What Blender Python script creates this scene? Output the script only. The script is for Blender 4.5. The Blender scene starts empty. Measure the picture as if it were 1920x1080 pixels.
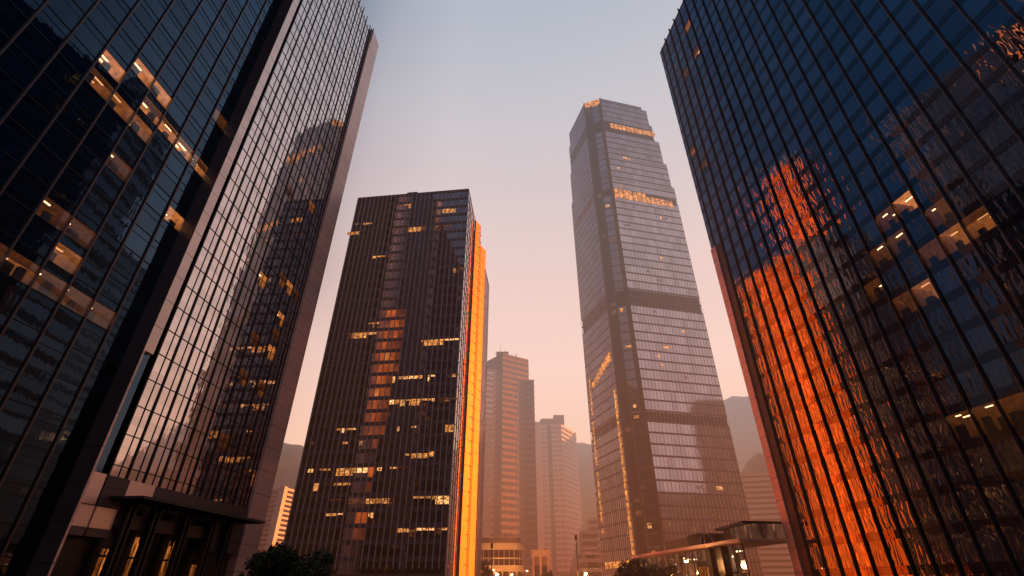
import bpy, math, random
from mathutils import Vector
random.seed(7)
R = math.radians
sc = bpy.context.scene
col = sc.collection

# ------------------------------------------------------------------ camera
TH = R(31.44); F = 916.0
cam_d = bpy.data.cameras.new('camera'); cam = bpy.data.objects.new('camera', cam_d); col.objects.link(cam)
cam.location = (0, 0, 1.7); cam.rotation_euler = (R(90) + TH, 0, 0)
cam_d.sensor_width = 36; cam_d.lens = 36 * F / 1920; cam_d.clip_end = 6000; cam_d.clip_start = 0.1
sc.camera = cam

def survey(px, py, z):
    """ground position of a point of known height sighted at a photo pixel"""
    u = px - 960; yd = py - 540
    fw = F * math.cos(TH) + yd * math.sin(TH); up = F * math.sin(TH) - yd * math.cos(TH)
    t = (z - 1.7) / up
    return (u * t, fw * t)

# ------------------------------------------------------------------ node helpers
GLOW_AZ = R(18)
def nn(nt, typ, **kw):
    n = nt.nodes.new(typ)
    for k, v in kw.items(): setattr(n, k, v)
    return n
def mth(nt, op, a, b=None, c=None, clamp=False):
    n = nt.nodes.new('ShaderNodeMath'); n.operation = op; n.use_clamp = clamp
    for i, v in enumerate((a, b, c)):
        if v is None: continue
        if isinstance(v, (int, float)): n.inputs[i].default_value = v
        else: nt.links.new(v, n.inputs[i])
    return n.outputs[0]
def ramp(nt, fac, stops, interp='LINEAR'):
    n = nt.nodes.new('ShaderNodeValToRGB'); cr = n.color_ramp; cr.interpolation = interp
    while len(cr.elements) > 1: cr.elements.remove(cr.elements[-1])
    for i, (p, c) in enumerate(stops):
        if isinstance(c, (int, float)): c = (c, c, c)
        e = cr.elements[0] if i == 0 else cr.elements.new(p)
        e.position = p; e.color = (*c, 1)
    nt.links.new(fac, n.inputs[0]); return n.outputs[0]
def mixc(nt, fac, a, b, mode='MIX'):
    n = nt.nodes.new('ShaderNodeMix'); n.data_type = 'RGBA'; n.blend_type = mode
    for s, v in ((n.inputs[0], fac), (n.inputs[6], a), (n.inputs[7], b)):
        if isinstance(v, (int, float)): s.default_value = v
        elif isinstance(v, tuple): s.default_value = (*v, 1)
        else: nt.links.new(v, s)
    return n.outputs[2]
def sep(nt, v):
    n = nt.nodes.new('ShaderNodeSeparateXYZ'); nt.links.new(v, n.inputs[0]); return n.outputs

def haze_group():
    """aerial haze: thickens with the distance of a surface from the plaza, never with the viewer"""
    g = bpy.data.node_groups.new('haze', 'ShaderNodeTree')
    g.interface.new_socket('Shader', in_out='INPUT', socket_type='NodeSocketShader')
    g.interface.new_socket('Shader', in_out='OUTPUT', socket_type='NodeSocketShader')
    gi = nn(g, 'NodeGroupInput'); go = nn(g, 'NodeGroupOutput')
    pos = nn(g, 'ShaderNodeNewGeometry').outputs['Position']
    x, y, z = sep(g, pos)
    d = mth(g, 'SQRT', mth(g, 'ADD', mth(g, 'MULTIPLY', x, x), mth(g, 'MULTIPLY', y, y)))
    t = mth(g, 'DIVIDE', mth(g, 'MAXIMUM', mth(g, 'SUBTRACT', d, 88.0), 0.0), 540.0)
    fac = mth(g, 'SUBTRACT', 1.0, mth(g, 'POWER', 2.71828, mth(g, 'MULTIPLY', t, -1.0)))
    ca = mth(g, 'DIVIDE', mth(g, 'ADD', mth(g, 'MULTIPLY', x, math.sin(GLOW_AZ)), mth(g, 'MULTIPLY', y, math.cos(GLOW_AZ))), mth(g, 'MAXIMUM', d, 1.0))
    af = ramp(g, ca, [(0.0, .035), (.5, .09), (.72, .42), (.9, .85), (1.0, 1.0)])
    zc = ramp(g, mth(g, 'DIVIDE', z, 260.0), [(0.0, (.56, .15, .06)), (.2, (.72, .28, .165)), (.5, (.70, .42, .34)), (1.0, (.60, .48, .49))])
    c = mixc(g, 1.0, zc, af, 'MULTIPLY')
    em = nn(g, 'ShaderNodeEmission'); g.links.new(c, em.inputs[0])  # haze light painted into each surface as emission
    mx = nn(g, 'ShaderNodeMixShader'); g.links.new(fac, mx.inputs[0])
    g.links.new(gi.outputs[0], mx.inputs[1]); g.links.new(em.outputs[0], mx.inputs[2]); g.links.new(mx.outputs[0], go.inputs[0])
    return g
HG = haze_group()

def new_mat(name):
    m = bpy.data.materials.new(name); m.use_nodes = True; m.node_tree.nodes.clear(); return m
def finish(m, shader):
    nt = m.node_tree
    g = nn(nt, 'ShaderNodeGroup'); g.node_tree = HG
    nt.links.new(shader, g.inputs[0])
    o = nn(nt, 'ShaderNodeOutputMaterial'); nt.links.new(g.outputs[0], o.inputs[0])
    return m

def glass(name, tint=(.8, .85, .95), r0=.35, k=.5, rough=.02, base=(.006, .007, .01), wob=.02, wscale=(1, 1, .35), nscale=1.2, vary=.25, detail=2.0):
    m = new_mat(name); nt = m.node_tree
    tc = nn(nt, 'ShaderNodeTexCoord'); mp = nn(nt, 'ShaderNodeMapping'); mp.inputs['Scale'].default_value = wscale
    nt.links.new(tc.outputs['Object'], mp.inputs[0])
    no = nn(nt, 'ShaderNodeTexNoise'); no.inputs['Scale'].default_value = nscale; no.inputs['Detail'].default_value = detail
    no.inputs['Distortion'].default_value = .6
    nt.links.new(mp.outputs[0], no.inputs['Vector'])
    bp = nn(nt, 'ShaderNodeBump'); bp.inputs['Strength'].default_value = 1.0; bp.inputs['Distance'].default_value = wob
    nt.links.new(no.outputs[0], bp.inputs['Height'])
    at = nn(nt, 'ShaderNodeAttribute'); at.attribute_name = 'rnd'
    gl = nn(nt, 'ShaderNodeBsdfGlossy'); gl.inputs['Roughness'].default_value = rough
    tv = mixc(nt, mth(nt, 'MULTIPLY', at.outputs['Fac'], vary), tint, (.25, .27, .3))
    nt.links.new(tv, gl.inputs['Color']); nt.links.new(bp.outputs[0], gl.inputs['Normal'])
    df = nn(nt, 'ShaderNodeBsdfDiffuse'); df.inputs[0].default_value = (*base, 1)
    lw = nn(nt, 'ShaderNodeLayerWeight'); lw.inputs['Blend'].default_value = .5
    f3 = mth(nt, 'POWER', lw.outputs['Facing'], 2.5)
    fac = mth(nt, 'ADD', mth(nt, 'MULTIPLY', f3, k), r0, clamp=True)
    mx = nn(nt, 'ShaderNodeMixShader'); nt.links.new(fac, mx.inputs[0]); nt.links.new(df.outputs[0], mx.inputs[1]); nt.links.new(gl.outputs[0], mx.inputs[2])
    return finish(m, mx.outputs[0])

def solid(name, c, rough=.6, metal=0.0, spec=.4, bump=.0, bscale=8.0, varc=.25, joints=None):
    m = new_mat(name); nt = m.node_tree
    tc = nn(nt, 'ShaderNodeTexCoord')
    no = nn(nt, 'ShaderNodeTexNoise'); no.inputs['Scale'].default_value = bscale; no.inputs['Detail'].default_value = 5
    nt.links.new(tc.outputs['Object'], no.inputs['Vector'])
    n2 = nn(nt, 'ShaderNodeTexNoise'); n2.inputs['Scale'].default_value = bscale * .07; n2.inputs['Detail'].default_value = 3
    nt.links.new(tc.outputs['Object'], n2.inputs['Vector'])
    f = mth(nt, 'MULTIPLY', mth(nt, 'ADD', no.outputs[0], n2.outputs[0]), .5)
    cc = mixc(nt, f, tuple(v * (1 - varc) for v in c), tuple(min(1, v * (1 + varc)) for v in c))
    if joints:   # joints between stone slabs: (length, height)
        x, y, z = sep(nt, tc.outputs['Object'])
        a = mth(nt, 'ABSOLUTE', mth(nt, 'SUBTRACT', mth(nt, 'FRACT', mth(nt, 'DIVIDE', z, joints)), .5))
        jf = mth(nt, 'GREATER_THAN', a, .5 - .045 / joints)
        cc = mixc(nt, jf, cc, tuple(v * .25 for v in c))
        w = nn(nt, 'ShaderNodeTexWhiteNoise'); w.noise_dimensions = '1D'
        nt.links.new(mth(nt, 'FLOOR', mth(nt, 'ADD', mth(nt, 'DIVIDE', z, joints), .5)), w.inputs['W'])
        cc = mixc(nt, mth(nt, 'MULTIPLY', w.outputs[0], .3), cc, tuple(v * .5 for v in c))
    p = nn(nt, 'ShaderNodeBsdfPrincipled'); nt.links.new(cc, p.inputs['Base Color'])
    p.inputs['Roughness'].default_value = rough; p.inputs['Metallic'].default_value = metal; p.inputs['Specular IOR Level'].default_value = spec
    if bump:
        bp = nn(nt, 'ShaderNodeBump'); bp.inputs['Distance'].default_value = bump; nt.links.new(no.outputs[0], bp.inputs['Height']); nt.links.new(bp.outputs[0], p.inputs['Normal'])
    return finish(m, p.outputs[0])

def lit(name, c1, c2, strength, scale=(1.2, 1.2, 3.0), lo=.38, hi=.62, refl=.25):
    """a lit room seen through its window: bright ceiling lamps, darker furniture; also reflections painted as glow"""
    m = new_mat(name); nt = m.node_tree
    pos = nn(nt, 'ShaderNodeNewGeometry').outputs['Position']
    mp = nn(nt, 'ShaderNodeMapping'); mp.inputs['Scale'].default_value = scale; nt.links.new(pos, mp.inputs[0])
    no = nn(nt, 'ShaderNodeTexNoise'); no.inputs['Scale'].default_value = 1.0; no.inputs['Detail'].default_value = 4; no.inputs['Roughness'].default_value = .65
    nt.links.new(mp.outputs[0], no.inputs['Vector'])
    mr = nn(nt, 'ShaderNodeMapRange'); mr.inputs[1].default_value = lo; mr.inputs[2].default_value = hi; nt.links.new(no.outputs[0], mr.inputs[0])
    c = mixc(nt, mr.outputs[0], c2, c1)
    n2 = nn(nt, 'ShaderNodeTexNoise'); n2.inputs['Scale'].default_value = .35; nt.links.new(pos, n2.inputs['Vector'])
    st = mth(nt, 'MULTIPLY', mth(nt, 'ADD', mth(nt, 'POWER', mr.outputs[0], 1.6), .10), mth(nt, 'MULTIPLY', n2.outputs[0], strength * 2))
    n3 = nn(nt, 'ShaderNodeTexNoise'); n3.inputs['Scale'].default_value = 2.6; n3.inputs['Detail'].default_value = 1; nt.links.new(mp.outputs[0], n3.inputs['Vector'])
    sp = mth(nt, 'MULTIPLY', mth(nt, 'GREATER_THAN', n3.outputs[0], .66), strength * (1.2 if hi - lo < .5 else .0))
    st = mth(nt, 'ADD', mth(nt, 'MULTIPLY', st, .8), sp)
    em = nn(nt, 'ShaderNodeEmission'); nt.links.new(c, em.inputs[0]); nt.links.new(st, em.inputs[1])
    gl = nn(nt, 'ShaderNodeBsdfGlossy'); gl.inputs['Roughness'].default_value = .04
    mx = nn(nt, 'ShaderNodeMixShader'); mx.inputs[0].default_value = refl
    nt.links.new(em.outputs[0], mx.inputs[1]); nt.links.new(gl.outputs[0], mx.inputs[2])
    return finish(m, mx.outputs[0])

M = {}
M['glass_left_dark'] = glass('dark_blue_glass', tint=(.32, .62, 1.0), r0=.10, k=.30, wob=.006, nscale=.9, vary=.35)
M['glass_left'] = glass('rose_glass', tint=(1, .90, .88), r0=.58, k=.5, wob=.006, nscale=1.0, vary=.3)
M['glass_right'] = glass('blue_black_glass', tint=(.95, .92, 1.0), r0=.30, k=.42, wob=.045, nscale=.8, wscale=(1.7, 1.7, .4), vary=.35, detail=1.2)
M['glass_mid'] = glass('smoky_glass', tint=(.84, .84, .95), r0=.46, k=.35, wob=.010, nscale=1.2, vary=.45)
M['glass_side'] = glass('side_glass', tint=(.95, .85, .80), r0=.4, k=.6, wob=.01, nscale=.8, vary=.2)
M['glass_ifc'] = glass('rose_grey_glass', tint=(1, .95, .96), r0=.60, k=.35, wob=.010, nscale=.9, vary=.4, rough=.06, base=(.05, .04, .045))
M['glass_corner'] = glass('dark_corner_glass', tint=(.7, .62, .66), r0=.12, k=.3, wob=.01, nscale=.9, vary=.5, rough=.08, base=(.02, .016, .018))
M['glass_far'] = glass('far_glass', tint=(.8, .7, .68), r0=.3, k=.4, wob=.01, nscale=.7, vary=.4, rough=.1, base=(.05, .03, .03))
M['fin_left'] = solid('bronze_fin', (.13, .095, .095), .35, .6, bscale=3)
M['fin_dark'] = solid('dark_fin', (.035, .03, .032), .4, .5, bscale=3)
M['fin_right'] = solid('brown_fin', (.10, .075, .075), .38, .55, bscale=3)
M['fin_mid'] = solid('pale_fin', (.76, .70, .74), .5, .0, bscale=3)
M['transom'] = solid('black_transom', (.018, .016, .018), .4, .3, bscale=3)
M['spandrel_right'] = glass('dark_spandrel', tint=(1, .82, .80), r0=.17, k=.3, wob=.01, nscale=1.0, vary=0)
M['spandrel_mid'] = solid('grey_spandrel', (.20, .175, .195), .35, .1, bscale=3)
M['spandrel_ifc'] = solid('rose_spandrel', (.12, .10, .105), .4, .3, bscale=3)
M['stone'] = solid('pink_granite', (.90, .62, .56), .34, .35, spec=.6, bump=.004, bscale=14, varc=.18, joints=3.6)
M['stone_dark'] = solid('shaded_granite', (.10, .075, .08), .3, 0, bump=.002, bscale=14, varc=.3, joints=3.6)
M['stone_strip'] = solid('pale_granite', (1.0, .76, .70), .32, .6, bump=.003, bscale=14, varc=.1, joints=3.6)
M['podium'] = solid('podium_granite', (.14, .09, .085), .4, 0, bscale=14, varc=.2)
M['stone_panel'] = solid('light_granite_panel', (1.0, .72, .64), .3, .6, bump=.003, bscale=14, varc=.12)
M['concrete'] = solid('roof_concrete', (.16, .14, .14), .8, bscale=2)
M['black'] = solid('black_metal', (.02, .018, .02), .35, .3)
M['canopy'] = solid('canopy_metal', (.045, .05, .055), .3, .5)
M['cream'] = solid('cream_stone', (.85, .55, .40), .6, bscale=4, varc=.1)
M['pale'] = solid('pale_concrete', (.80, .66, .62), .7, bscale=4, varc=.12)
M['brown'] = solid('brown_stone', (.34, .19, .15), .6, bscale=4)
M['asphalt'] = solid('asphalt', (.05, .048, .05), .8, bump=.01, bscale=6)
M['paving'] = solid('granite_paving', (.16, .13, .125), .6, bump=.004, bscale=3)
M['copper'] = solid('glow_copper', (.90, .24, .04), .5, .5, bscale=.6, varc=.3)
M['gold'] = solid('glow_gold', (1.0, .34, .09), .45, .6, bscale=.6, varc=.2)
M['lit'] = lit('lit_room', (1.0, .50, .20), (.6, .14, .03), 1.5, scale=(.5, .5, 3.2), lo=.35, hi=.72)
M['lit_dim'] = lit('dim_room', (1.0, .34, .10), (.30, .06, .01), .5, scale=(.6, .6, 3.2), lo=.4, hi=.75)
M['lit_small'] = lit('lit_office', (1.0, .50, .17), (.6, .15, .03), 2.0, scale=(2, 2, 3), lo=.3, hi=.6, refl=.1)
M['glow'] = lit('orange_reflection', (1.0, .19, .025), (.8, .10, .01), 1.05, scale=(.12, .12, .12), lo=.1, hi=.8, refl=.2)
M['lit_far'] = lit('far_lit_office', (1.0, .46, .16), (.9, .26, .06), 1.6, scale=(.8, .8, 1.5), lo=.3, hi=.6, refl=.05)
M['outline'] = lit('orange_office_and_reflection', (1, .38, .08), (.9, .16, .02), 1.35, scale=(.6, .6, .9), lo=.25, hi=.6, refl=.1)
M['glow_dim'] = lit('amber_reflection_low', (1.0, .18, .03), (.7, .09, .012), .48, scale=(.3, .3, .3), lo=.1, hi=.8, refl=.3)
M['glow_hot'] = lit('amber_reflection_high', (1.0, .30, .05), (.8, .14, .02), 1.1, scale=(.3, .3, .3), lo=.1, hi=.8, refl=.2)
M['wing_glow'] = lit('amber_wing_glow', (1.0, .30, .09), (.6, .14, .03), .55, scale=(.2, .2, .5), lo=.2, hi=.8, refl=.4)
M['lobby'] = lit('lobby_light', (1.0, .30, .05), (.30, .05, .006), .9, scale=(2.5, 2.5, .4), lo=.3, hi=.7, refl=.15)
M['pavilion_glass'] = lit('pavilion_glass', (.85, .40, .20), (.22, .085, .06), .42, scale=(.5, .5, .12), lo=.3, hi=.75, refl=.35)
M['lamp'] = lit('lamp_glow', (1, .6, .3), (1, .5, .2), 9.0, lo=0, hi=.2, refl=0)

def leafmat():
    m = new_mat('leaves'); nt = m.node_tree
    at = nn(nt, 'ShaderNodeAttribute'); at.attribute_name = 'rnd'
    c = mixc(nt, at.outputs['Fac'], (.02, .032, .012), (.07, .085, .03))
    p = nn(nt, 'ShaderNodeBsdfPrincipled'); nt.links.new(c, p.inputs['Base Color']); p.inputs['Roughness'].default_value = .6
    return finish(m, p.outputs[0])
M['leaf'] = leafmat()
M['bark'] = solid('bark', (.09, .06, .045), .9, bump=.02, bscale=5)

def hillmat():
    m = new_mat('forested_hill'); nt = m.node_tree
    pos = nn(nt, 'ShaderNodeNewGeometry').outputs['Position']
    no = nn(nt, 'ShaderNodeTexNoise'); no.inputs['Scale'].default_value = .06; no.inputs['Detail'].default_value = 8
    nt.links.new(pos, no.inputs['Vector'])
    c = ramp(nt, no.outputs[0], [(.35, (.02, .022, .014)), (.65, (.08, .075, .045))])
    p = nn(nt, 'ShaderNodeBsdfPrincipled'); nt.links.new(c, p.inputs['Base Color']); p.inputs['Roughness'].default_value = .95
    return finish(m, p.outputs[0])
M['hill'] = hillmat()

# ------------------------------------------------------------------ mesh helpers
class MB:
    def __init__(s): s.v = []; s.f = []; s.r = []
    def quad(s, a, b, c, d, r=None):
        i = len(s.v); s.v += [a, b, c, d]; s.f.append((i, i+1, i+2, i+3)); s.r.append(random.random() if r is None else r)
    def box(s, x0, y0, z0, x1, y1, z1):
        i = len(s.v)
        s.v += [(x0,y0,z0),(x1,y0,z0),(x1,y1,z0),(x0,y1,z0),(x0,y0,z1),(x1,y0,z1),(x1,y1,z1),(x0,y1,z1)]
        for q in ((0,3,2,1),(4,5,6,7),(0,1,5,4),(1,2,6,5),(2,3,7,6),(3,0,4,7)): s.f.append(tuple(i+k for k in q)); s.r.append(.5)
    def prism(s, poly, z0, z1, cap=True):
        n = len(poly); i = len(s.v)
        s.v += [(x, y, z0) for x, y in poly] + [(x, y, z1) for x, y in poly]
        for k in range(n):
            j = (k+1) % n; s.f.append((i+k, i+j, i+n+j, i+n+k)); s.r.append(random.random())
        if cap:
            s.f.append(tuple(i+n+k for k in range(n))); s.r.append(.5)
            s.f.append(tuple(i+k for k in reversed(range(n)))); s.r.append(.5)
    def bar(s, a, b, w):
        a = Vector(a); b = Vector(b); d = (b-a).normalized()
        u = d.orthogonal().normalized()*w; v = d.cross(u)
        i = len(s.v)
        for p in (a, b):
            for k in range(6):
                t = k*math.pi/3; q = p + u*math.cos(t) + v*math.sin(t); s.v.append(tuple(q))
        for k in range(6):
            j = (k+1) % 6; s.f.append((i+k, i+j, i+6+j, i+6+k)); s.r.append(.5)
    def mesh(s, name, mat):
        me = bpy.data.meshes.new(name); me.from_pydata(s.v, [], s.f); me.materials.append(mat)
        at = me.attributes.new('rnd', 'FLOAT', 'FACE'); at.data.foreach_set('value', s.r)
        me.update(); return me
    def build(s, name, mat, parent=None, loc=(0,0,0)):
        return put(name, s.mesh(name, mat), parent, loc)
def put(name, me, parent=None, loc=(0,0,0), rz=0):
    o = bpy.data.objects.new(name, me); col.objects.link(o); o.location = loc; o.rotation_euler[2] = rz
    if parent: o.parent = parent
    return o
def thing(name, label, cat, loc=(0,0,0), rz=0, group=None):
    o = bpy.data.objects.new(name, None); col.objects.link(o); o.location = loc; o.rotation_euler[2] = rz
    o['label'] = label; o['category'] = cat
    if group: o['group'] = group
    return o
def tag(o, label, cat, group=None):
    o['label'] = label; o['category'] = cat
    if group: o['group'] = group
    return o
def struct(o): o['kind'] = 'structure'; return o
def box_mesh(name, mat, *b):
    m = MB(); m.box(*b); return m.mesh(name, mat)

# glass bay: a column of panes with tiny individual tilts. local x along wall, face at y=0 looking to -y (side=-1) or +y
def bay_mesh(name, w, levels, mat, tilt=.004, ysign=-1, gap=.0):
    m = MB()
    for z0, z1 in levels:
        t = [random.uniform(-tilt, tilt) * w for _ in range(2)]; t2 = random.uniform(-tilt, tilt) * (z1 - z0)
        a = (gap, t[0], z0); b = (w-gap, t[1], z0); c = (w-gap, t[1]+t2, z1); d = (gap, t[0]+t2, z1)
        m.quad(a, b, c, d)
    return m.mesh(name, mat)

def facing(az):  # unit vector of an azimuth measured from +y towards +x
    return (math.sin(az), math.cos(az))

# =================================================================== LEFT TOWER
# local frame: X runs along the facade away from the camera, Y points into the building (to the left), origin at the foot of the perpendicular
AZL = R(5.33); aL = 48.0; HL = 141.0
dL = facing(AZL); nL = (-dL[1], dL[0])            # n points left, away from the plaza
oL = (nL[0]*aL, nL[1]*aL)
left = thing('office_tower', 'dark glass tower filling the left side with pink stone strip and pink stone end pier', 'office tower', (oL[0], oL[1], 0), math.pi/2 - AZL)
X0, XS, XE = -6.0, 48.5, 83.6      # start, stone strip, far end
FL = 3.3
# shell behind the glass
m = MB(); m.box(X0, 5.9, 0, XE-.4, 40, HL-1); m.build('core_wall', M['black'], left)
m = MB(); m.box(X0-.2, 2.3, HL-1, XE, 40, HL); m.build('roof', M['concrete'], left)
def plane_hit(px, py, az, n, a):
    u = px-960; yd = py-540
    fw = F*math.cos(TH)+yd*math.sin(TH); up = F*math.sin(TH)-yd*math.cos(TH)
    t = a/(u*n[0]+fw*n[1]); d = facing(az)
    return (t*(u*d[0]+fw*d[1]), 1.7+t*up)
def room_mat(name, c, s):
    m = new_mat(name); nt = m.node_tree
    tc = nn(nt, 'ShaderNodeTexCoord'); x, y, z = sep(nt, tc.outputs['Object'])
    no = nn(nt, 'ShaderNodeTexNoise'); no.inputs['Scale'].default_value = 1.3; no.inputs['Detail'].default_value = 2; nt.links.new(tc.outputs['Object'], no.inputs['Vector'])
    g = mth(nt, 'MULTIPLY', mth(nt, 'ADD', mth(nt, 'MULTIPLY', z, .3), .15), mth(nt, 'MULTIPLY', no.outputs[0], 2*s))  # lamp light painted into the room walls, brighter towards the ceiling
    em = nn(nt, 'ShaderNodeEmission'); em.inputs[0].default_value = (*c, 1); nt.links.new(g, em.inputs[1])
    return finish(m, em.outputs[0])
M['room'] = room_mat('warm_room', (1, .30, .07), .62); M['room_dim'] = room_mat('dark_room', (1, .26, .06), .08); M['room_mid'] = room_mat('amber_room', (1, .28, .06), .26)
def flat_em(name, c, s):
    m = new_mat(name); nt = m.node_tree; em = nn(nt, 'ShaderNodeEmission'); em.inputs[0].default_value = (*c, 1); em.inputs[1].default_value = s
    return finish(m, em.outputs[0])
M['tube'] = flat_em('ceiling_lamp', (1, .62, .30), 3.2); M['tube_dim'] = flat_em('ceiling_lamp_dim', (1, .45, .16), 1.2)
def pane_mat():
    m = new_mat('clear_pane'); nt = m.node_tree
    a = nn(nt, 'ShaderNodeBsdfTransparent'); b = nn(nt, 'ShaderNodeBsdfGlossy'); b.inputs['Roughness'].default_value = .02
    mx = nn(nt, 'ShaderNodeMixShader'); mx.inputs[0].default_value = .18; nt.links.new(a.outputs[0], mx.inputs[1]); nt.links.new(b.outputs[0], mx.inputs[2])
    o = nn(nt, 'ShaderNodeOutputMaterial'); nt.links.new(mx.outputs[0], o.inputs[0]); return m
M['clear'] = pane_mat()
rr = random.Random(21)
def runs(lv, fl):
    out = []
    for l in lv:
        if out and l[0] - out[-1][-1][1] < fl*.5: out[-1].append(l)
        else: out.append([l])
    return out
def make_room(parent, x0, x1, yf, z, h, kind):
    w = x1-x0; D = 3.4
    mt = {'lit': 'room', 'lit_mid': 'room_mid', 'lit_dim': 'room_dim'}[kind]
    m = MB(); q = m.quad
    q((0, 0, 0), (w, 0, 0), (w, D, 0), (0, D, 0)); q((0, 0, h), (0, D, h), (w, D, h), (w, 0, h)); q((0, D, 0), (w, D, 0), (w, D, h), (0, D, h))
    q((0, 0, 0), (0, D, 0), (0, D, h), (0, 0, h)); q((w, 0, 0), (w, 0, h), (w, D, h), (w, D, 0))
    o = m.build('lit_room', M[mt], parent, (x0, yf+.01, z))
    tm = 'tube_dim' if kind == 'lit_mid' else 'tube'
    n = rr.choice((1, 2, 3)) if kind != 'lit_dim' else rr.choice((1, 1, 2))
    for k in range(n):
        yy = .5 + 2.6*(k+rr.random()*.5)/n; xa = rr.uniform(.1, .45)*w; xb = xa + rr.uniform(.25, .5)*w
        if kind == 'lit_dim': xb = xa + rr.uniform(.1, .35)*w
        m = MB(); m.box(xa, yy, h-.14, min(xb, w-.05), yy+.16, h-.04); m.build('ceiling_lamp', M[tm], o)
    for k in range(rr.choice((1, 2))):
        xa = rr.uniform(.05, .6)*w; m = MB(); m.box(xa, .3+k, .01, xa+rr.uniform(.2, .35)*w, .7+k, rr.uniform(.9, 1.9)); m.build('cabinet', M['black'], o)
    if rr.random() < .45:
        m = MB(); m.box(0.02, .06, h*rr.uniform(.45, .75), w-.02, .10, h-.01); m.build('blind', M['room_dim'], o)
    m = MB(); m.quad((0, -.005, 0), (w, -.005, 0), (w, -.005, h), (0, -.005, h)); m.build('pane', M['clear'], o)
def plan_rooms(spec, az, nv, a, grid, fl, flip=None):
    out = {}
    for px, py, n, kind in spec:
        s_, z_ = plane_hit(px, py, az, nv, a)
        if flip is not None: s_ = flip - s_
        i = max([k for k, g in enumerate(grid) if g <= s_] or [0])
        for k in range(n):
            if i+k+1 < len(grid): out[(i+k, int(z_//fl))] = kind
    return out
def add_bays(parent, xs, yf, z0, z1, fl, sp, mat, tilt, rooms={}):
    """bays of window panes between xs; each floor has a tall pane and a narrow upper pane"""
    lv = []; z = z0
    while z < z1 - .05:
        top = min(z + fl, z1)
        lv.append((z, min(z + fl*sp, top)))
        if z + fl*sp < top - .02: lv.append((z + fl*sp, top))
        z += fl
    for i, (a, b) in enumerate(zip(xs[:-1], xs[1:])):
        mine = [k for (j, k) in rooms if j == i]
        lv2 = [l for l in lv if not (l[1]-l[0] > fl*.5 and any(abs((l[0]-k*fl)) < fl*.5 for k in mine))]
        for run in runs(lv2, fl): put('glazing_bay', bay_mesh('glazing_bay', b-a, run, mat, tilt), parent, (a, yf, 0))
    for (j, k), kind in rooms.items():
        zz = min(lv, key=lambda l: abs(l[0]-k*fl) if l[1]-l[0] > fl*.5 else 99)
        make_room(parent, xs[j], xs[j+1], yf, zz[0], zz[1]-zz[0], kind)
def add_rows(parent, name, x0, x1, y, depth, h, zs, mat):
    me = box_mesh(name, mat, x0, -depth, -h/2, x1, .01, h/2)
    return [put(name, me, parent, (0, y, z)) for z in zs]
def add_fins(parent, name, xs, y, w, depth, z0, z1, mat):
    me = box_mesh(name, mat, -w/2, -depth, z0, w/2, 0.02, z1)
    return [put(name, me, parent, (x, y, 0)) for x in xs]
# dark section (near), set back 2.2 m from the front plane
xs1 = [XS - 3.2*k for k in range(17)][::-1]; xs1[-1] = XS
rooms1 = plan_rooms([(285, 178, 2, 'lit'), (250, 130, 2, 'lit'), (215, 95, 1, 'lit'), (222, 172, 2, 'lit_mid'), (190, 130, 1, 'lit_mid'), (352, 300, 2, 'lit'), (333, 390, 1, 'lit'), (228, 318, 1, 'lit_dim'), (163, 428, 1, 'lit_dim'),
    (58, 497, 1, 'lit_mid'), (115, 505, 2, 'lit_dim'), (145, 470, 1, 'lit_mid'), (422, 226, 1, 'lit_dim'), (90, 370, 1, 'lit_dim'), (205, 300, 1, 'lit_dim'), (20, 460, 1, 'lit_dim'), (190, 560, 1, 'lit_dim')], AZL, nL, aL+2.2, xs1, FL)
add_bays(left, xs1, 2.2, 0, HL-1.5, FL, .70, M['glass_left_dark'], .0035, rooms1)
f1 = MB(); add_fins(left, 'mullion', xs1[:-1], 2.2, .17, .22, 0, HL-.4, M['fin_left'])
zs = [z*FL for z in range(1, int(HL/FL)+1)]
add_rows(left, 'transom', xs1[0], XS, 2.2, .07, .10, zs, M['transom'])
add_rows(left, 'transom', xs1[0], XS, 2.2, .05, .05, [z-.30*FL for z in zs], M['transom'])
# stone fin between the two sections, its shaded side painted darker
m = MB(); m.box(XS, .0, 0, XS+.05, 2.3, HL+1); m.build('shaded_pier_side', M['stone_dark'], left)
m = MB(); m.box(XS+.05, 0, 25.5, XS+1.55, 2.3, HL+1); m.build('stone_pier', M['stone_strip'], left)
m = MB(); m.box(XS+.05, 0.02, 0, XS+.35, 2.3, 25.5); m.build('stone_edge', M['stone'], left)
# recessed dark channel
XC = XS + 3.0
m = MB(); m.box(XS+1.55, 1.2, 12, XC, 2.3, HL-1); m.build('recess', M['glass_left_dark'], left)
# bright section
step = 2.62
xs2 = [XC + step*k for k in range(int((XE-5.2-XC)/step)+1)]; xs2.append(XE-5.0)
rooms2 = plan_rooms([(490, 512, 1, 'lit'), (530, 512, 1, 'lit_mid'), (548, 530, 1, 'lit'), (455, 690, 1, 'lit_dim'), (490, 712, 1, 'lit_mid'), (535, 585, 1, 'lit'), (478, 636, 1, 'lit_dim'), (518, 640, 1, 'lit'),
    (484, 864, 1, 'lit'), (592, 382, 1, 'lit_mid'), (540, 345, 1, 'lit_dim'), (462, 700, 1, 'lit'), (430, 822, 1, 'lit_dim'), (560, 540, 1, 'lit_dim'), (450, 690, 1, 'lit_mid'), (520, 600, 1, 'lit_dim')], AZL, nL, aL+.9, xs2, FL)
add_bays(left, xs2, .9, 3*FL+2.1, HL-1, FL, .72, M['glass_left'], .0022, rooms2)
add_fins(left, 'mullion', xs2, .9, .19, .16, 6, HL+.9, M['fin_dark'])
add_fins(left, 'mullion', [x+step*.55 for x in xs2[:-1]], .9, .05, .09, 12, HL-.5, M['transom'])
add_rows(left, 'transom', XC, XE-5, .9, .07, .09, [z for z in zs if z > 12], M['transom'])
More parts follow.
